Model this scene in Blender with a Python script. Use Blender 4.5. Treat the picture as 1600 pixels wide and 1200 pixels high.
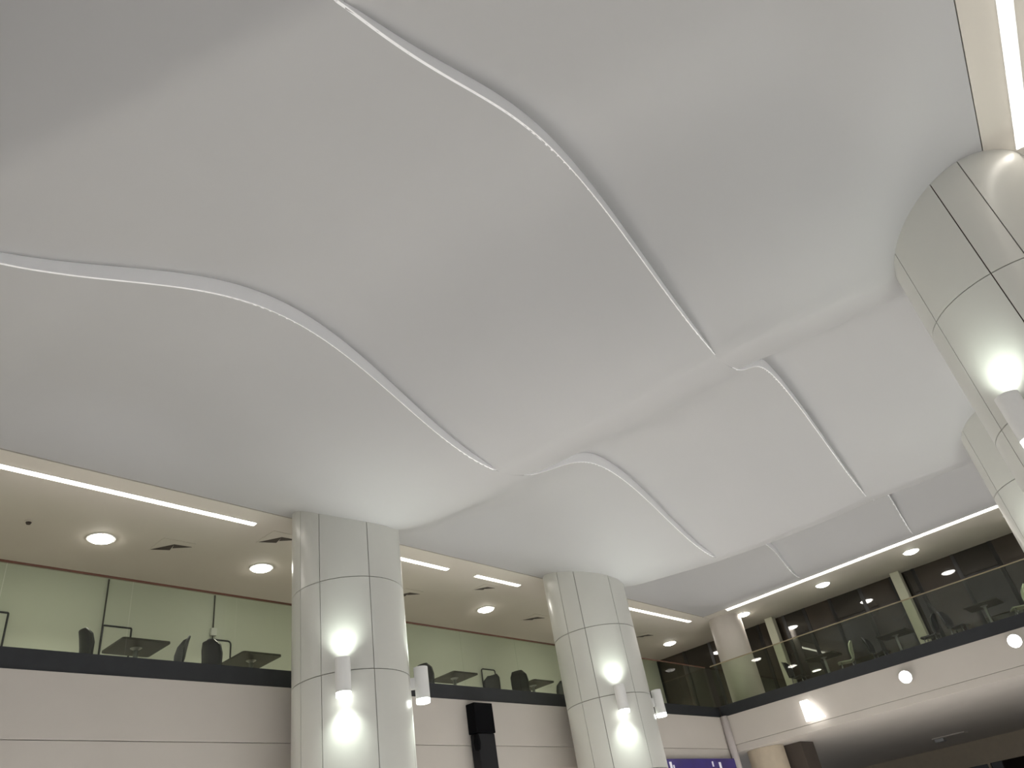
import bpy, math, random
from mathutils import Matrix, Vector

for o in list(bpy.data.objects):
    bpy.data.objects.remove(o, do_unlink=True)
scene = bpy.context.scene
COL = scene.collection
PI = math.pi

# ------------------------------------------------------------------ camera
cam_data = bpy.data.cameras.new('camera')
cam_data.sensor_width = 36.0
cam_data.lens = 1190.0 / 1600.0 * 36.0
cam_data.clip_start = 0.05
cam_data.clip_end = 300
cam = bpy.data.objects.new('camera', cam_data)
COL.objects.link(cam)
def cam_rotation(F=1190.0, roll=10.8, dh=797.0, vpx=2005.0):
    r = math.radians(roll)
    nx, ny = math.sin(r), math.cos(r)
    t = F * F / dh
    up = Vector((-nx * t, ny * t, -F)).normalized()
    s = (vpx - 800 - nx * dh) / math.cos(r)
    X = Vector((nx * dh + s * math.cos(r), -(ny * dh - s * math.sin(r)), -F)).normalized()
    Y = up.cross(X)
    return Matrix((X, Y, up))
cam.matrix_world = Matrix.Translation((0, 0, 1.6)) @ cam_rotation().to_4x4()
scene.camera = cam

# ------------------------------------------------------------------ world and exposure
world = bpy.data.worlds.new('hall_ambient')
scene.world = world
world.use_nodes = True
wbg = world.node_tree.nodes['Background']
wbg.inputs['Color'].default_value = (0.93, 0.96, 1.0, 1)
wbg.inputs['Strength'].default_value = 0.18
scene.view_settings.view_transform = 'Standard'
scene.view_settings.look = 'None'
scene.view_settings.gamma = 1.0
scene.view_settings.exposure = 0.0
scene.view_settings.use_curve_mapping = False

# added bare lamps, unseen below the frame, brightening the hall by floor bounce
def area_lamp(name, loc, size, size_y, energy, color=(0.98, 0.985, 1.0), rot=(0, 0, 0)):
    d = bpy.data.lights.new(name, 'AREA')
    d.shape = 'RECTANGLE'; d.size = size; d.size_y = size_y
    d.energy = energy; d.color = color
    o = bpy.data.objects.new(name, d); COL.objects.link(o)
    o.location = loc; o.rotation_euler = rot
    return o
area_lamp('added_floor_fill', (9.6, 8.2, 2.8), 19, 0.9, 1180)
area_lamp('added_floor_fill', (9.6, -2.2, 3.4), 19, 0.9, 1250)
area_lamp('added_floor_fill', (20.2, 5.2, 3.0), 1.0, 7, 300)

# ------------------------------------------------------------------ materials
MATS = {}
def mat(name, color, rough=0.5, metallic=0.0, emit=None, estr=0.0, vary=0.04, scale=6.0, bump=0.0, spec=0.5):
    if name in MATS: return MATS[name]
    m = bpy.data.materials.new(name); m.use_nodes = True
    nt = m.node_tree; b = nt.nodes['Principled BSDF']
    b.inputs['Roughness'].default_value = rough
    b.inputs['Metallic'].default_value = metallic
    b.inputs['Specular IOR Level'].default_value = spec
    tc = nt.nodes.new('ShaderNodeTexCoord')
    nz = nt.nodes.new('ShaderNodeTexNoise'); nz.inputs['Scale'].default_value = scale
    nz.inputs['Detail'].default_value = 4
    nt.links.new(tc.outputs['Object'], nz.inputs['Vector'])
    rp = nt.nodes.new('ShaderNodeValToRGB')
    rp.color_ramp.elements[0].position = 0.3; rp.color_ramp.elements[1].position = 0.7
    rp.color_ramp.elements[0].color = tuple(c * (1 - vary) for c in color) + (1,)
    rp.color_ramp.elements[1].color = tuple(min(1, c * (1 + vary)) for c in color) + (1,)
    nt.links.new(nz.outputs['Fac'], rp.inputs['Fac'])
    nt.links.new(rp.outputs['Color'], b.inputs['Base Color'])
    if bump:
        bp = nt.nodes.new('ShaderNodeBump'); bp.inputs['Strength'].default_value = bump
        bp.inputs['Distance'].default_value = 0.002
        n2 = nt.nodes.new('ShaderNodeTexNoise'); n2.inputs['Scale'].default_value = scale * 20
        nt.links.new(tc.outputs['Object'], n2.inputs['Vector'])
        nt.links.new(n2.outputs['Fac'], bp.inputs['Height'])
        nt.links.new(bp.outputs['Normal'], b.inputs['Normal'])
    if emit:
        b.inputs['Emission Color'].default_value = tuple(emit) + (1,)
        b.inputs['Emission Strength'].default_value = estr
    MATS[name] = m
    return m

def glass_mat(name, tint, refl=0.045):
    m = bpy.data.materials.new(name); m.use_nodes = True
    nt = m.node_tree; nt.nodes.clear()
    out = nt.nodes.new('ShaderNodeOutputMaterial')
    tr = nt.nodes.new('ShaderNodeBsdfTransparent'); tr.inputs['Color'].default_value = tint + (1,)
    gl = nt.nodes.new('ShaderNodeBsdfGlossy'); gl.inputs['Roughness'].default_value = 0.02
    lw = nt.nodes.new('ShaderNodeLayerWeight'); lw.inputs['Blend'].default_value = 0.5
    pw = nt.nodes.new('ShaderNodeMath'); pw.operation = 'POWER'; pw.inputs[1].default_value = 5.0
    nt.links.new(lw.outputs['Facing'], pw.inputs[0])
    ma = nt.nodes.new('ShaderNodeMath'); ma.operation = 'MULTIPLY_ADD'
    ma.inputs[1].default_value = 1 - refl; ma.inputs[2].default_value = refl
    nt.links.new(pw.outputs[0], ma.inputs[0])
    ge = nt.nodes.new('ShaderNodeNewGeometry')
    inv = nt.nodes.new('ShaderNodeMath'); inv.operation = 'SUBTRACT'; inv.inputs[0].default_value = 1.0
    nt.links.new(ge.outputs['Backfacing'], inv.inputs[1])
    fr = nt.nodes.new('ShaderNodeMath'); fr.operation = 'MULTIPLY'
    nt.links.new(ma.outputs[0], fr.inputs[0]); nt.links.new(inv.outputs[0], fr.inputs[1])
    mx = nt.nodes.new('ShaderNodeMixShader')
    nt.links.new(fr.outputs[0], mx.inputs['Fac'])
    nt.links.new(tr.outputs[0], mx.inputs[1]); nt.links.new(gl.outputs[0], mx.inputs[2])
    nt.links.new(mx.outputs[0], out.inputs['Surface'])
    MATS[name] = m
    return m

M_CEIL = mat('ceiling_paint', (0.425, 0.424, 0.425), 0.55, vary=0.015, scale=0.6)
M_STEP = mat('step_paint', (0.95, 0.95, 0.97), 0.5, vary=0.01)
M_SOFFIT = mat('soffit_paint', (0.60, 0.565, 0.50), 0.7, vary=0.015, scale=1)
M_WALLA = mat('pale_wall_paint', (0.72, 0.74, 0.66), 0.8, vary=0.02, scale=1)
M_FASCIA = mat('cream_fascia', (0.56, 0.52, 0.475), 0.4, vary=0.02, scale=1.2)
M_BAND = mat('dark_slab_edge', (0.022, 0.024, 0.028), 0.4, vary=0.1)
M_COLUMN = mat('column_panel', (0.64, 0.64, 0.60), 0.28, vary=0.015, scale=1.5)
M_JOINT = mat('joint_brown', (0.10, 0.07, 0.055), 0.8)
M_FLOOR = mat('floor_stone', (0.62, 0.60, 0.57), 0.35, vary=0.05, scale=2)
M_DARKFLOOR = mat('mezzanine_carpet', (0.36, 0.33, 0.29), 0.9, vary=0.15, scale=20)
M_ROOF = mat('roof_dark', (0.05, 0.05, 0.05), 0.9)
M_RAIL = mat('rail_brown', (0.13, 0.05, 0.03), 0.4)
M_RAILB = mat('rail_bronze', (0.32, 0.26, 0.16), 0.4)
M_CHAR = mat('charcoal_plastic', (0.022, 0.023, 0.025), 0.45, vary=0.1)
M_TABLE = mat('dark_table_laminate', (0.05, 0.046, 0.035), 0.5, vary=0.12, scale=3)
M_STEEL = mat('brushed_steel', (0.45, 0.46, 0.46), 0.35, 0.8)
M_WHITE = mat('white_metal', (0.80, 0.80, 0.79), 0.35, vary=0.01)
M_BLACK = mat('black_cabinet', (0.003, 0.003, 0.004), 0.8, spec=0.1)
M_DGREY = mat('dark_grey_cabinet', (0.012, 0.012, 0.014), 0.7, spec=0.3)
M_VENT = mat('vent_dark', (0.06, 0.048, 0.04), 0.7)
M_DKGLASS = mat('dark_glazing', (0.020, 0.016, 0.013), 0.02, vary=0.3, scale=0.8, spec=1.0)
M_DKPANEL = mat('dark_brown_panel', (0.045, 0.034, 0.027), 0.03, vary=0.2, scale=0.8, spec=1.0)
M_MULL = mat('dark_mullion', (0.015, 0.013, 0.012), 0.4)
M_SLIM = mat('slim_column_paint', (0.55, 0.55, 0.44), 0.6)
M_PALE = mat('pale_green_plastic', (0.55, 0.60, 0.45), 0.4)
M_LED = mat('led_diffuser', (1, 1, 1), 0.5, emit=(1, 0.93, 0.84), estr=7.0)
M_DOWN = mat('downlight_lens', (1, 1, 1), 0.5, emit=(1, 0.95, 0.86), estr=30.0)
M_SCON = mat('sconce_lens', (1, 1, 1), 0.5, emit=(0.95, 1, 0.93), estr=8.0)
M_SPOT = mat('spot_lens', (1, 1, 1), 0.5, emit=(1, 0.98, 0.95), estr=25.0)
M_WEDGE = mat('light_cone_glow', (1, 1, 1), 0.5, emit=(1, 0.98, 0.95), estr=3.0)
M_PURPLE = mat('purple_sign_face', (0.035, 0.02, 0.16), 0.35, emit=(0.10, 0.06, 0.45), estr=0.04, vary=0.2, scale=2)
M_SIGNW = mat('sign_white', (0.8, 0.78, 0.85), 0.4, emit=(0.9, 0.85, 1.0), estr=0.2)
M_BROWN = mat('dark_brown_wall', (0.07, 0.055, 0.045), 0.7, vary=0.15, scale=1)
M_BEIGE = mat('beige_paint', (0.50, 0.43, 0.33), 0.7)
M_CORNER = mat('corner_mauve', (0.50, 0.46, 0.45), 0.4)
M_GLASS = glass_mat('green_balustrade_glass', (0.86, 0.895, 0.825))

# ------------------------------------------------------------------ helpers
def mesh_obj(name, V, Fc, m, parent=None, smooth=False, loc=None, rz=0.0):
    me = bpy.data.meshes.new(name)
    me.from_pydata([tuple(v) for v in V], [], Fc)
    me.update()
    if smooth:
        for p in me.polygons: p.use_smooth = True
    me.materials.append(m)
    o = bpy.data.objects.new(name, me); COL.objects.link(o)
    if parent: o.parent = parent
    if loc: o.location = loc
    o.rotation_euler[2] = rz
    return o
def empty(name, loc=(0, 0, 0), rz=0.0):
    o = bpy.data.objects.new(name, None); COL.objects.link(o)
    o.empty_display_size = 0.1
    o.location = loc; o.rotation_euler[2] = rz
    return o
def tag(o, label=None, cat=None, group=None, kind=None):
    if label: o['label'] = label
    if cat: o['category'] = cat
    if group: o['group'] = group
    if kind: o['kind'] = kind
    return o
BOXF = [(0, 3, 2, 1), (4, 5, 6, 7), (0, 1, 5, 4), (1, 2, 6, 5), (2, 3, 7, 6), (3, 0, 4, 7)]
def boxv(a, b):
    x0, y0, z0 = a; x1, y1, z1 = b
    return [(x0, y0, z0), (x1, y0, z0), (x1, y1, z0), (x0, y1, z0), (x0, y0, z1), (x1, y0, z1), (x1, y1, z1), (x0, y1, z1)]
def box(name, a, b, m, parent=None, bevel=0.0):
    o = mesh_obj(name, boxv(a, b), BOXF, m, parent)
    if bevel:
        md = o.modifiers.new('bevel', 'BEVEL'); md.width = bevel; md.segments = 2
    return o
def prism(name, poly, z0, z1, m, parent=None):
    n = len(poly)
    V = [(x, y, z0) for x, y in poly] + [(x, y, z1) for x, y in poly]
    Fc = [tuple(range(n - 1, -1, -1)), tuple(range(n, 2 * n))]
    Fc += [(i, (i + 1) % n, n + (i + 1) % n, n + i) for i in range(n)]
    return mesh_obj(name, V, Fc, m, parent)
def lathe(name, prof, m, parent=None, n=24, loc=None, smooth=True):
    V = []; Fc = []
    k = len(prof)
    for i in range(n):
        a = 2 * PI * i / n
        for r, z in prof: V.append((r * math.cos(a), r * math.sin(a), z))
    for i in range(n):
        j = (i + 1) % n
        for q in range(k - 1):
            Fc.append((i * k + q, j * k + q, j * k + q + 1, i * k + q + 1))
    for end, rev in ((0, True), (k - 1, False)):
        if prof[end][0] > 1e-5:
            f = [i * k + end for i in range(n)]
            Fc.append(tuple(reversed(f)) if rev else tuple(f))
    o = mesh_obj(name, V, Fc, m, parent, False, loc)
    if smooth:
        for p in o.data.polygons: p.use_smooth = len(p.vertices) == 4
        md = o.modifiers.new('edge', 'EDGE_SPLIT'); md.split_angle = math.radians(40)
    return o
def tube(name, pts, r, m, parent=None, n=8, closed=False):
    pts = [Vector(p) for p in pts]; V = []; Fc = []
    k = len(pts)
    for i, p in enumerate(pts):
        a = pts[(i - 1) % k] if (closed or i > 0) else p
        b = pts[(i + 1) % k] if (closed or i < k - 1) else p
        t = (b - a).normalized()
        u = t.cross(Vector((0.31, 0.17, 0.93)))
        if u.length < 0.1: u = t.cross(Vector((1, 0, 0)))
        u.normalize(); w = t.cross(u)
        for q in range(n):
            an = 2 * PI * q / n
            V.append(p + r * (math.cos(an) * u + math.sin(an) * w))
    for i in range(k if closed else k - 1):
        j = (i + 1) % k
        for q in range(n):
            s = (q + 1) % n
            Fc.append((i * n + q, i * n + s, j * n + s, j * n + q))
    if not closed:
        Fc.append(tuple(reversed(range(n)))); Fc.append(tuple(range((k - 1) * n, k * n)))
    return mesh_obj(name, V, Fc, m, parent, True)
def spot(name, loc, direction, energy, angle, color, blend=0.6, size=0.04, parent=None):
    d = bpy.data.lights.new(name, 'SPOT'); d.energy = energy; d.spot_size = math.radians(angle)
    d.spot_blend = blend; d.color = color; d.shadow_soft_size = size
    o = bpy.data.objects.new(name, d); COL.objects.link(o)
    o.location = loc
    o.rotation_euler = Vector(direction).to_track_quat('-Z', 'Y').to_euler()
    if parent: o.parent = parent
    return o
def copy_tree(o, parent=None):
    c = o.copy(); COL.objects.link(c); c.parent = parent
    for ch in list(o.children): copy_tree(ch, c)
    return c
def sstep(t):
    t = max(0.0, min(1.0, t)); return t * t * (3 - 2 * t)

# ------------------------------------------------------------------ the undulating ceiling
H = 7.6                      # level of the flat side soffits
YA = 10.38                   # straight left edge
XB = 20.92                   # far edge
def edgeC(x): return -1.10 + 0.141 * (x - 6.12)
def rib1(x): return 4.10 - 0.093 * (21 - x)
def rib2(x): return 7.20 - 0.047 * (21 - x)
def wave(x, y):
    x1 = 8.80 - 0.13 * y
    x2 = 15.6 - 0.143 * y + 0.9 * math.sin(PI * max(0, min(1, y / 10)))
    if x < x1: u = (x - x1) / max(5.6, min(8.4, 5.95 + 0.28 * y))
    elif x < x2:
        rise = 0.45 * (x2 - x1)
        u = 0.5 * (x - x1) / rise if x < x1 + rise else 0.5 + 0.5 * (x - x1 - rise) / (x2 - x1 - rise)
    else: u = (x - x2) / 6.8
    w = -math.cos(2 * PI * u)
    if u < -1: w = -1 + (w + 1) * 0.3
    return w, (0.0 < u < 0.5)
def zceil(x, y, band):
    r1, r2 = rib1(x), rib2(x)
    crest = 8.12
    if y >= r2: low = 7.06
    elif y >= r1: low = 7.06 + 0.13 * (r2 - y) / (r2 - r1)
    else: low = 7.19 - 0.17 * (r1 - y) / (r1 - edgeC(x))
    step = 0.0
    if band == 1: step = 0.225
    elif band == 2:
        t = max(0, min(1, (r1 - y) / (r1 - edgeC(x))))
        step = 0.465 - 0.425 * t
    w, rising = wave(x, y)
    c = max(0.0, 0.5 * (1 + w))
    f = c ** 1.6 if rising else c ** 0.26
    z = low + (crest - low) * c + step * f + 0.012 * (x - 12)
    d = min(YA - y, y - edgeC(x))
    s = sstep(d / 1.5)
    z = H + (z - H) * s
    e = sstep((XB - x) / 1.5)
    return H + (z - H) * e
ceiling = tag(empty('ceiling'), 'pale undulating plaster ceiling with two stepped ribs', kind='structure')
def band_mesh(band, ya, yb, ny=30, nx=230, x0=-6.0):
    V = []; Fc = []
    for i in range(nx + 1):
        x = x0 + (XB - x0) * i / nx
        a, b = ya(x), yb(x)
        for j in range(ny + 1):
            y = a + (b - a) * j / ny
            V.append((x, y, zceil(x, y, band)))
    n = ny + 1; T = len(V)
    V += [(x, y, z + 0.06) for x, y, z in V]
    for i in range(nx):
        for j in range(ny):
            q = (i * n + j, i * n + j + 1, (i + 1) * n + j + 1, (i + 1) * n + j)
            Fc.append(q); Fc.append(tuple(T + k for k in reversed(q)))
        for j in (0, ny):
            Fc.append((i * n + j, (i + 1) * n + j, T + (i + 1) * n + j, T + i * n + j))
    for j in range(ny):
        for i in (0, nx):
            Fc.append((i * n + j, i * n + j + 1, T + i * n + j + 1, T + i * n + j))
    return V, Fc
for b, (ya, yb) in enumerate(((rib2, lambda x: YA), (rib1, rib2), (edgeC, rib1))):
    V, Fc = band_mesh(b, ya, yb)
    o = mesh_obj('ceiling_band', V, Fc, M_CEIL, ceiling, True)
    md = o.modifiers.new('edge', 'EDGE_SPLIT'); md.split_angle = math.radians(50)
for b, rib in ((0, rib2), (1, rib1)):
    V = []; Fc = []; nx = 300
    for i in range(nx + 1):
        x = -6.0 + (XB + 6.0) * i / nx
        y = rib(x); zl = zceil(x, y, b); zh = zceil(x, y, b + 1)
        zl += max(0.0, 0.014 - (zh - zl))
        V += [(x, y - 0.012, zl), (x, y - 0.012, zh + 0.03), (x, y + 0.012, zh + 0.03), (x, y + 0.012, zl)]
    for i in range(nx):
        k = 4 * i
        for q in range(4):
            Fc.append((k + q, k + (q + 1) % 4, k + 4 + (q + 1) % 4, k + 4 + q))
    mesh_obj('ceiling_step', V, Fc, M_STEP, ceiling)

# unseen slab added on top to stop light leaking at the gaps; side soffits
tag(box('light_stop_roof', (-9, -8, 9.3), (40, 16, 9.5), M_ROOF), kind='structure')
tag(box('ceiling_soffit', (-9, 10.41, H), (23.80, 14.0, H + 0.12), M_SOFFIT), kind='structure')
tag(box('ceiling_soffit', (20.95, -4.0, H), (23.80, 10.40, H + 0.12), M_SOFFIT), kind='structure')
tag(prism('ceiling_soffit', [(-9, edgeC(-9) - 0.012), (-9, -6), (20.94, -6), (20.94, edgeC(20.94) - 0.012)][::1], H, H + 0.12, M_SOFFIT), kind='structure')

# ------------------------------------------------------------------ floors and walls
tag(box('floor', (-12, -10, -0.1), (42, 16, 0.0), M_FLOOR), kind='structure')
tag(box('wall_left', (-9, 14.0, 5.0), (23.80, 14.15, H), M_WALLA), kind='structure')
tag(box('floor_mezzanine', (-9, 10.86, 4.7), (23.80, 14.0, 5.08), M_DARKFLOOR), kind='structure')
tag(box('floor_mezzanine', (21.06, -4.0, 4.7), (23.80, 10.84, 5.08), M_DARKFLOOR), kind='structure')
# fascia of the two gallery sides
FA = 10.75
fl = tag(empty('wall_left'), kind='structure')
box('fascia_panel', (-9, FA, 4.10), (20.98, FA + 0.1, 4.90), M_FASCIA, fl, 0.004)
box('fascia_panel', (-9, FA + 0.012, 3.70), (20.98, FA + 0.1, 4.092), M_FASCIA, fl, 0.004)
fb = tag(empty('wall_right'), kind='structure')
box('fascia_panel', (21.0, -4.0, 4.165), (21.06, FA, 4.90), M_FASCIA, fb, 0.004)
box('fascia_panel', (21.012, -4.0, 3.985), (21.06, FA, 4.157), M_FASCIA, fb, 0.004)
tr = tag(empty('trim_1'), kind='structure')
box('slab_edge', (-9, 10.77, 4.905), (20.98, 10.855, 5.165), M_BAND, tr)
box('slab_edge', (21.01, -4.0, 4.905), (21.055, 10.765, 5.185), M_BAND, tr)
tag(tube('trim_2', [(20.90, 10.66, z) for z in (2.6, 3.4, 4.2, 4.9)], 0.10, M_CORNER, n=16), kind='structure')
# lower floor
tag(box('ceiling_lower', (21.06, -6, 3.99), (36.8, 15, 4.12), M_FASCIA), kind='structure')
tag(box('wall_lower_left', (-9, 11.3, 0), (21.0, 11.4, 3.7), M_BEIGE), kind='structure')
tag(box('wall_lower_pier', (22.3, 9.35, 0), (23.15, 10.9, 3.985), M_BROWN), kind='structure')
lw = tag(empty('wall_lower_back'), kind='structure')
box('bulkhead', (36.8, -6, 3.15), (37.0, 15, 4.12), M_BEIGE, lw)
y = -6.0
k = 0
while y < 15:
    box('dark_pane', (36.95, y + 0.04, 0.0), (37.0, y + 1.56, 3.15), M_DKGLASS, lw)
    box('mullion', (36.85, y - 0.04, 0.0), (36.97, y + 0.04, 3.15), M_BEIGE if k % 2 else M_MULL, lw)
    y += 1.6; k += 1

# ------------------------------------------------------------------ glazed wall behind the right gallery
XW = 23.80
wg = tag(empty('wall_back'), kind='structure')
ys = [-4.0, -3.0, -2.0, -1.0, 0.0, 1.0, 2.0, 3.0, 4.0, 5.1, 5.75, 6.7, 7.65, 8.5, 9.2, 10.1, 11.0, 11.9, 12.9, 13.98]
for i in range(len(ys) - 1):
    box('dark_pane', (XW, ys[i] + 0.05, 5.08), (XW + 0.03, ys[i + 1] - 0.05, H), M_DKGLASS if i % 2 else M_DKPANEL, wg)
    box('mullion', (XW - 0.02, ys[i] - 0.05, 5.08), (XW + 0.05, ys[i] + 0.05, H), M_MULL, wg)
tag(box('wall_far', (XW + 0.1, -6, 4.12), (XW + 0.2, 15, 9.3), M_ROOF), kind='structure')

# ------------------------------------------------------------------ glass balustrades
def balustrade(axis, fixed, start, end, width, label, m_rail):
    L = end - start
    top = 6.28 - (5.17 if axis == 'x' else 5.19)
    root = empty('glass_balustrade', (start, fixed, 5.17) if axis == 'x' else (fixed, start, 5.19), 0 if axis == 'x' else PI / 2)
    tag(root, label, 'balustrade', 'glass balustrades of the gallery')
    n = int(round(L / width)); w = L / n
    me = None
    for i in range(n):
        if me is None:
            o = box('glass_pane', (0.004, -0.006, 0.0), (w - 0.004, 0.006, top - 0.025), M_GLASS, root); me = o.data
        else:
            o = bpy.data.objects.new('glass_pane', me); COL.objects.link(o); o.parent = root
        o.location = (i * w, 0, 0)
    box('top_rail', (0, -0.014, top - 0.025), (L, 0.014, top), m_rail, root)
    return root
balustrade('x', 10.825, -6.9, 20.95, 1.6, 'green-tinted glass balustrade with dark red top rail on the left gallery', M_RAIL)
balustrade('y', 21.04, -3.9, 10.70, 1.6, 'green-tinted glass balustrade with thin bronze top rail on the right gallery', M_RAILB)

# ------------------------------------------------------------------ clad columns
SEAMS = [178, 204, 254, 306, 331, 379, 430, 457, 486]
RINGS = [0.0, 0.5, 1.9, 3.3, 4.7, 6.1, 7.58]
def column(cx, cy, label, seams=SEAMS, r=0.89):
    root = tag(empty('clad_column', (cx, cy, 0)), label, 'column', 'panel-clad round columns')
    lathe('core', [(r - 0.03, 0.0), (r - 0.03, 8.6)], M_JOINT, root, 48)
    for k in range(len(RINGS) - 1):
        z0, z1 = RINGS[k] + 0.006, RINGS[k + 1] - 0.006
        if k == len(RINGS) - 2: z1 = 8.6
        for s in range(len(seams)):
            g = math.degrees(0.0055 / r)
            a0 = seams[s] + g
            a1 = (seams[s + 1] if s + 1 < len(seams) else seams[0] + 360) - g
            n = max(4, int((a1 - a0) / 3))
            V = []; Fc = []
            for i in range(n + 1):
                a = math.radians(a0 + (a1 - a0) * i / n)
                c, sn = math.cos(a), math.sin(a)
                V += [(r * c, r * sn, z0), (r * c, r * sn, z1), ((r - .025) * c, (r - .025) * sn, z1), ((r - .025) * c, (r - .025) * sn, z0)]
            for i in range(n):
                q = 4 * i
                for e in range(4):
                    Fc.append((q + e, q + 4 + e, q + 4 + (e + 1) % 4, q + (e + 1) % 4))
            Fc.append((0, 1, 2, 3)); Fc.append((4 * n + 3, 4 * n + 2, 4 * n + 1, 4 * n))
            o = mesh_obj('panel', V, Fc, M_COLUMN, root, True)
            md = o.modifiers.new('edge', 'EDGE_SPLIT'); md.split_angle = math.radians(40)
    return root
C1 = (7.6, 9.8); C2 = (14.19, 9.72); C3 = (9.0, -0.26); C4 = (15.5, 0.65)
column(*C1, 'large round column clad in off-white panels, leftmost, before the left gallery')
column(*C2, 'round off-white panelled column on the left gallery side, nearer the far corner')
SEAMS_R = [124, 176, 198, 250, 276, 328, 354, 406, 432]
column(*C3, 'near round panelled column cut off by the right edge of the picture', SEAMS_R)
column(*C4, 'round panelled column behind the near right one, mostly hidden', SEAMS_R)
# plain corner column standing behind the balustrade, running down to the ground floor
pc = tag(empty('corner_column', (21.85, 10.2, 0)), 'plain cream round column in the far corner behind the glass', 'column')
lathe('shaft', [(0.48, 5.08), (0.48, H)], M_FASCIA, pc, 48)
lathe('lower_shaft', [(0.50, 0.0), (0.50, 3.985)], M_BEIGE, pc, 48)
for i, yy in enumerate((9.53, 5.52, 1.5)):
    t = tag(empty('slim_post', (23.55, yy, 5.08)), ('slim pale post by the dark glazing, nearest the corner column', 'slim pale post in the middle of the dark glazing', 'slim pale post by the dark glazing behind the right columns')[i], 'post', 'slim posts before the dark glazing')
    box('shaft', (-0.13, -0.13, 0.0), (0.13, 0.13, H - 5.08), M_SLIM, t, 0.02)
    box('plinth', (-0.17, -0.17, 0.0), (0.17, 0.17, 0.12), M_SLIM, t, 0.01)

# ------------------------------------------------------------------ sconces
def sconce(c, ang, label, e_up=38, e_dn=48, r=0.89):
    a = math.radians(ang)
    root = tag(empty('wall_sconce', (c[0] + (r + 0.17) * math.cos(a), c[1] + (r + 0.17) * math.sin(a), 4.30), a), label, 'wall lamp', 'up and down sconces on the columns')
    # hollow cylinder body
    R = 0.11
    lathe('body', [(R - 0.012, 0.06), (R, 0.06), (R, 0.53), (R - 0.012, 0.53), (R - 0.012, 0.47), (0.0, 0.47)], M_WHITE, root, 28)
    lathe('lower_diffuser', [(0.0, 0.0), (R - 0.008, 0.0), (R - 0.004, 0.015), (R - 0.004, 0.075), (0.0, 0.075)], M_SCON, root, 28)
    lathe('upper_lens', [(0.0, 0.475), (R - 0.02, 0.475), (R - 0.02, 0.48), (0.0, 0.48)], M_SCON, root, 24)
    box('bracket', (-0.175, -0.05, 0.22), (-R + 0.01, 0.05, 0.38), M_WHITE, root)
    col = (0.90, 1.0, 0.90)
    spot('up_light', (0, 0, 0.53), (-0.02, 0, 1), e_up, 124, col, 0.9, 0.09, root)
    spot('down_light', (0, 0, -0.03), (-0.02, 0, -1), e_dn, 124, col, 0.9, 0.09, root)
    return root
sconce(C1, 226, 'white cylinder sconce glowing up and down on the front of the leftmost column')
sconce(C1, 318, 'white cylinder sconce seen in profile on the right side of the leftmost column')
sconce(C2, 229, 'glowing cylinder sconce on the front of the second column')
sconce(C2, 318, 'white cylinder sconce in profile on the right side of the second column')
sconce(C3, 150, 'grey-white cylinder sconce on the near right column, at the picture edge')
sconce(C4, 152, 'cylinder sconce on the hidden right column behind the near one')

# ------------------------------------------------------------------ linear lights
def led(x0, y0, x1, y1, label, w=0.10, added_shield=False):
    L = math.hypot(x1 - x0, y1 - y0)
    root = tag(empty('linear_light', (x0, y0, H - 0.002), math.atan2(y1 - y0, x1 - x0)), label, 'ceiling light', 'linear lights along the ceiling edge')
    box('housing', (-0.02, -w / 2 - 0.012, -0.006), (L + 0.02, w / 2 + 0.012, 0.0), M_WHITE, root)
    box('diffuser', (0, -w / 2, -0.014), (L, w / 2, -0.0065), M_LED, root, 0.002)
    if added_shield: box('added_shield', (-0.02, w / 2 + 0.001, -0.045), (L + 0.02, w / 2 + 0.011, -0.0065), M_WHITE, root)  # added, unseen from the front; blocks the strip's reflection in the dark glazing
led(-3.0, 10.80, 6.5, 10.86, 'longest glowing linear light at the far left, left of all columns')
led(8.9, 10.90, 11.1, 10.93, 'short linear light emerging from behind the leftmost column')
led(11.95, 10.93, 13.38, 10.94, 'short linear light between the two columns, nearer the second column')
led(16.0, 10.86, 20.85, 10.82, 'linear light between the second column and the far corner')
led(21.02, 9.66, 20.98, 0.6, 'long linear light along the far ceiling edge above the right gallery', 0.09, True)
led(-2.0, edgeC(-2) - 0.40, 8.6, edgeC(8.6) - 0.40, 'bright linear light at the top right beside the near column', 0.12)

# ------------------------------------------------------------------ downlights
def downlight(x, y, label, e=125, group='round downlights in the soffit', r=0.19):
    root = tag(empty('downlight', (x, y, H)), label, 'ceiling light', group)
    lathe('trim_ring', [(r, 0.0), (r + 0.035, 0.0), (r + 0.03, -0.012), (r, -0.012)], M_WHITE, root, 28)
    lathe('lens', [(0.0, -0.06), (r * 0.6, -0.052), (r * 0.9, -0.03), (r, -0.006), (r, -0.001), (0.0, -0.001)], M_DOWN, root, 28)
    spot('lamp', (0, 0, -0.09), (0, 0, -1), e, 120, (1, 0.95, 0.86), 0.7, 0.1, root)
for x, lb in ((1.6, 'downlight above the left gallery outside the picture edge'), (4.64, 'leftmost downlight above the first table of the left gallery'), (7.62, 'downlight just left of the leftmost column'), (10.7, 'downlight hidden behind the leftmost column'), (13.81, 'downlight between the two columns'), (16.9, 'downlight behind the second column'), (22.25, 'downlight between the second column and the far corner column')):
    downlight(x, 12.45, lb)
for yy, lb in ((9.68, 'warm downlight touching the top of the far corner column'), (7.11, 'second downlight from the corner column over the right gallery'), (4.57, 'third downlight from the corner column over the right gallery'), (2.0, 'downlight over the right gallery behind the right columns')):
    downlight(22.1, yy, lb, 25)

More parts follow.
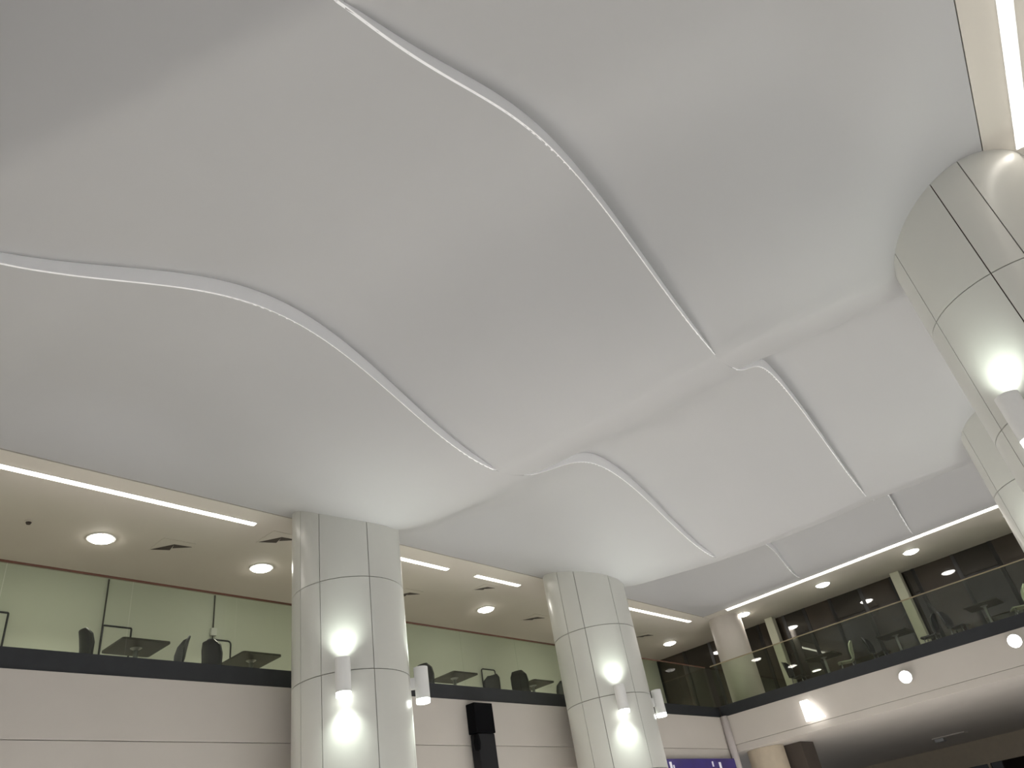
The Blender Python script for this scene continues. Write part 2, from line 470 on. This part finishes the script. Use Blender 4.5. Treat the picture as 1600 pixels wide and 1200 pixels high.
# air vents: flat dark V pieces imitate the shaded sides of each diffuser
def vent(x, y, label, s=1.0):
    root = tag(empty('air_vent', (x, y, H)), label, 'air vent', 'dark air vents in the left soffit')
    box('frame', (-0.26 * s, -0.26 * s, -0.008), (0.26 * s, 0.26 * s, -0.001), M_SOFFIT, root)
    for q, (A, B, D) in enumerate((((-0.24, 0.20), (-0.02, -0.12), (0.02, 0.10)), ((-0.02, -0.12), (0.26, -0.14), (0.02, 0.02)))):
        P = [(A[0] * s, A[1] * s), (B[0] * s, B[1] * s), (D[0] * s, D[1] * s)]
        if q == 1: P = [P[0], P[1], P[2]]
        prism('shaded_side', P, -0.014, -0.009, M_VENT, root)
vent(5.76, 12.28, 'dark angled air vent between the two leftmost downlights', 1.1)
vent(7.2, 11.22, 'dark air vent close to the left edge of the leftmost column', 1.1)
vent(11.25, 12.42, 'dark air vent just right of the leftmost column')
vent(12.72, 11.40, 'faint air vent under the short linear light between the columns', 0.8)
vent(15.64, 12.45, 'dark air vent just left of the second column')
vent(20.55, 12.25, 'dark air vent just right of the second column')
sd = tag(empty('smoke_detector', (3.5, 12.33, H)), 'tiny smoke detector on the soffit at the far left', 'detector')
lathe('base', [(0.0, -0.015), (0.06, -0.015), (0.06, 0.0)], M_SOFFIT, sd, 16)
lathe('head', [(0.0, -0.045), (0.03, -0.045), (0.042, -0.016)], M_VENT, sd, 16)

# ------------------------------------------------------------------ spotlights on the right fascia
def fascia_spot(y, z, label, wedge=False):
    root = tag(empty('fascia_spotlight', (21.0, y, z)), label, 'spotlight', 'spotlights on the right fascia')
    box('bracket', (-0.10, -0.03, -0.03), (0.0, 0.03, 0.03), M_WHITE, root)
    if wedge:
        P = [(0.24, -0.22), (-0.28, -0.22), (0.03, 0.27), (0.24, 0.27)]
        V = [(-0.16, a, b) for a, b in P] + [(-0.10, a, b) for a, b in P]
        mesh_obj('lens', V, [(0, 1, 2, 3), (7, 6, 5, 4), (0, 4, 5, 1), (1, 5, 6, 2), (2, 6, 7, 3), (3, 7, 4, 0)], M_WEDGE, root)  # glowing prism shaped as the cone of light on the fascia
    else:
        d = (Vector((0, 0, 1.6)) - Vector((20.85, y, z)))
        h = lathe('housing', [(0.06, -0.02), (0.13, 0.03), (0.15, 0.12), (0.14, 0.12), (0.12, 0.06), (0, 0.05)], M_WHITE, root, 24)
        l = lathe('lens', [(0.0, 0.10), (0.10, 0.105), (0.137, 0.10), (0.137, 0.085), (0.0, 0.085)], M_SPOT, root, 24)
        q = Vector((-0.8, -0.25, -0.15)).to_track_quat('Z', 'Y').to_euler()
        for o in (h, l): o.rotation_euler = q; o.location = (-0.12, 0, 0)
fascia_spot(8.17, 4.44, 'white glowing wedge standing in for the light cone of a spotlight on the right fascia, nearest the corner', True)
fascia_spot(5.68, 4.58, 'glaring spotlight in the middle of the right fascia')
fascia_spot(3.15, 4.66, 'glaring spotlight on the right fascia at the picture edge')

# ------------------------------------------------------------------ gallery furniture
ZF = 5.08
def shell_profile():
    # side profile (forward, up) from front lip of the seat to the top of the back
    return [(0.24, 0.43), (0.20, 0.45), (0.05, 0.44), (-0.10, 0.43), (-0.18, 0.47), (-0.215, 0.55), (-0.235, 0.68), (-0.26, 0.82), (-0.285, 0.92)]
def sheet(prof, half, thick, curve):
    V = []; Fc = []; n = 9; k = len(prof)
    for side in (0, 1):
        for i, (f, u) in enumerate(prof):
            for j in range(n):
                s = -1 + 2 * j / (n - 1)
                h = half(i)
                c = curve(i) * s * s
                if i < k - 1: d = Vector((prof[i + 1][0] - f, prof[i + 1][1] - u))
                else: d = Vector((f - prof[i - 1][0], u - prof[i - 1][1]))
                d.normalize()
                nrm = Vector((-d.y, d.x))
                off = thick * side
                V.append((f + c - nrm.x * off * -1, s * h, u - nrm.y * off * -1))
    m = k * n
    for i in range(k - 1):
        for j in range(n - 1):
            q = (i * n + j, i * n + j + 1, (i + 1) * n + j + 1, (i + 1) * n + j)
            Fc.append(q); Fc.append(tuple(m + x for x in reversed(q)))
    rim = [j for j in range(n)] + [i * n + n - 1 for i in range(1, k)] + [(k - 1) * n + j for j in range(n - 2, -1, -1)] + [i * n for i in range(k - 2, 0, -1)]
    for a in range(len(rim)):
        b = (a + 1) % len(rim)
        Fc.append((rim[a], rim[b], m + rim[b], m + rim[a]))
    return V, Fc
def chair(x, y, rz, label, m=M_CHAR, group='charcoal chairs on the left gallery'):
    root = tag(empty('shell_chair', (x, y, ZF), rz), label, 'chair', group)
    P = shell_profile()
    V, Fc = sheet(P[:5], lambda i: (0.17, 0.21, 0.225, 0.22, 0.2)[i], 0.02, lambda i: 0)
    mesh_obj('seat', V, Fc, m, root, True)
    V, Fc = sheet(P[4:], lambda i: (0.2, 0.21, 0.215, 0.20, 0.12)[i], 0.03, lambda i: (0.03, 0.06, 0.08, 0.07, 0.03)[i])
    mesh_obj('backrest', V, Fc, m, root, True)
    for sx, sy in ((0.18, 0.17), (0.18, -0.17), (-0.15, 0.17), (-0.15, -0.17)):
        tube('leg', [(sx * 0.8, sy * 0.8, 0.44), (sx * 1.1, sy * 1.1, 0.0)], 0.014, M_STEEL, root)
    return root
def table(x, y, label, half=0.38, m=M_TABLE, group='square pedestal tables on the left gallery'):
    root = tag(empty('pedestal_table', (x, y, ZF)), label, 'table', group)
    h = half; r = 0.05; P = []
    for cx, cy, a0 in ((h - r, h - r, 0), (-h + r, h - r, 90), (-h + r, -h + r, 180), (h - r, -h + r, 270)):
        for i in range(5):
            a = math.radians(a0 + 22.5 * i); P.append((cx + r * math.cos(a), cy + r * math.sin(a)))
    prism('table_top', P, 0.735, 0.765, m, root)
    lathe('pedestal', [(0.035, 0.02), (0.035, 0.70), (0.09, 0.734)], M_STEEL, root, 16)
    lathe('base_plate', [(0.0, 0.0), (0.24, 0.0), (0.24, 0.012), (0.05, 0.03), (0.0, 0.03)], M_STEEL, root, 24)
    return root
table(5.36, 12.30, 'dark square table nearest the left picture edge, behind the glass')
table(7.43, 12.38, 'dark square table just left of the leftmost column')
table(12.32, 12.30, 'dark square table just right of the leftmost column')
table(14.95, 12.30, 'dark square table just left of the second column')
table(19.2, 12.3, 'dark table just right of the second column, behind the glass')
chair(4.78, 12.25, 0.0, 'charcoal shell chair left of the leftmost table')
chair(5.82, 12.15, PI - 0.15, 'charcoal shell chair in profile, right of the leftmost table')
chair(6.74, 12.22, 0.3, 'charcoal shell chair with its back turned, left of the second table')
chair(8.20, 12.05, PI, 'charcoal shell chair beside the left edge of the leftmost column')
chair(11.55, 12.2, 0.1, 'charcoal chair just behind the side sconce of the leftmost column')
chair(13.38, 12.3, PI + 0.3, 'charcoal chair in the middle of the gap between the columns')
chair(14.28, 12.05, 0.35, 'charcoal chair right of the middle of the gap between the columns')
chair(15.80, 12.20, PI, 'charcoal chair close to the left edge of the second column')
chair(18.3, 12.2, 0.2, 'charcoal chair close to the right edge of the second column')
chair(20.1, 12.3, PI, 'charcoal chair behind the glass near the far corner')
# framed boards with conduits on the back wall
def rounded_loop(w, h, r):
    pts = []
    for cx, cz, a0 in ((w / 2 - r, h / 2 - r, 0), (-w / 2 + r, h / 2 - r, 90), (-w / 2 + r, -h / 2 + r, 180), (w / 2 - r, -h / 2 + r, 270)):
        for i in range(5):
            a = math.radians(a0 + 22.5 * i); pts.append((cx + r * math.cos(a), 0, cz + r * math.sin(a)))
    return pts
def wall_frame(x, z, w, h, label, r=0.02, conduit=None, switch=False):
    root = tag(empty('wall_frame', (x, 13.96, z)), label, 'frame', 'thin dark frames on the pale back wall')
    tube('frame', rounded_loop(w, h, r), 0.016, M_CHAR, root, 8, True)
    box('board', (-w / 2 + 0.01, 0.005, -h / 2 + 0.01), (w / 2 - 0.01, 0.03, h / 2 - 0.01), M_WALLA, root)
    if conduit is not None:
        tube('conduit', [(conduit, 0.02, -h / 2), (conduit, 0.02, h / 2), (conduit, 0.02, H - z - 0.02)], 0.013, M_TABLE, root)
        if switch: box('switch_box', (conduit - 0.06, -0.03, 0.33), (conduit + 0.06, 0.03, 0.48), M_WHITE, root, 0.01)
wall_frame(3.68, 6.45, 0.55, 0.62, 'thin dark frame on the back wall cut by the left picture edge')
wall_frame(5.71, 6.40, 0.50, 0.66, 'thin dark square frame behind the leftmost table', 0.02, -0.25)
wall_frame(7.67, 6.43, 0.50, 0.52, 'rounded dark frame with a conduit and white box above it', 0.07, -0.13, True)
wall_frame(15.25, 6.38, 0.5, 0.62, 'grey framed panel on the wall in the gap between the columns', 0.05)

# right gallery furniture, dim behind the glass
for x, y, lb in ((22.3, 7.9, 'dark table on the right gallery nearest the corner column'), (22.4, 5.9, 'dark table on the right gallery beside the middle slim post'), (22.3, 3.6, 'dark table on the right gallery near the right columns')):
    table(x, y, lb, 0.40, M_TABLE, 'dark tables on the right gallery')
G = 'chairs on the right gallery'
chair(22.2, 8.75, -PI / 2, 'dark chair on the right gallery close to the corner column', M_CHAR, G)
chair(22.2, 7.3, PI / 2 + 0.3, 'pale green chair on the right gallery beside the nearest table', M_PALE, G)
chair(22.4, 6.45, -PI / 2, 'dark chair left of the middle table on the right gallery', M_CHAR, G)
chair(22.3, 5.05, PI / 2, 'dark chair right of the middle table on the right gallery', M_CHAR, G)
chair(22.2, 4.35, -PI / 2 - 0.2, 'dark chair left of the far right table on the right gallery', M_CHAR, G)
chair(22.2, 2.85, PI / 2 + 0.3, 'pale green chair on the right gallery near the picture edge', M_PALE, G)

# ------------------------------------------------------------------ lower level details
sp = tag(empty('loudspeaker', (11.22, 10.58, 2.6)), 'tall black box mounted before the cream fascia between the columns', 'loudspeaker')
box('upper_cabinet', (-0.25, -0.06, 1.67), (0.25, 0.16, 2.20), M_BLACK, sp, 0.01)
box('lower_cabinet', (-0.22, -0.04, 0.0), (0.24, 0.16, 1.665), M_DGREY, sp, 0.02)
lathe('side_knob', [(0.0, 1.36), (0.05, 1.38), (0.07, 1.5), (0.05, 1.64), (0.0, 1.66)], M_BLACK, sp, 12, (-0.22, 0, 0))
sg = tag(empty('shop_sign', (17.3, 10.66, 3.15)), 'purple lit sign under the cream fascia at the bottom edge', 'sign')
box('sign_face', (0, 0, 0), (3.65, 0.08, 0.69), M_PURPLE, sg, 0.01)
for a, b, c0, c1 in ((0.22, 0.31, 0.0, 0.62), (0.36, 0.41, 0.0, 0.55), (2.25, 2.31, 0.5, 0.62), (2.6, 2.7, 0.0, 0.6)):
    box('letter_stroke', (a, -0.012, c0), (b, 0.002, c1), M_SIGNW, sg)
pj = tag(empty('soffit_fitting', (31.64, 8.0, 3.988)), 'small grey fitting on the underside of the right gallery', 'ceiling fitting')
box('plate', (-0.25, -0.55, -0.03), (0.25, 0.55, 0.0), M_FASCIA, pj)
box('box', (-0.18, 0.2, -0.14), (0.18, 0.5, -0.03), M_STEEL, pj, 0.02)
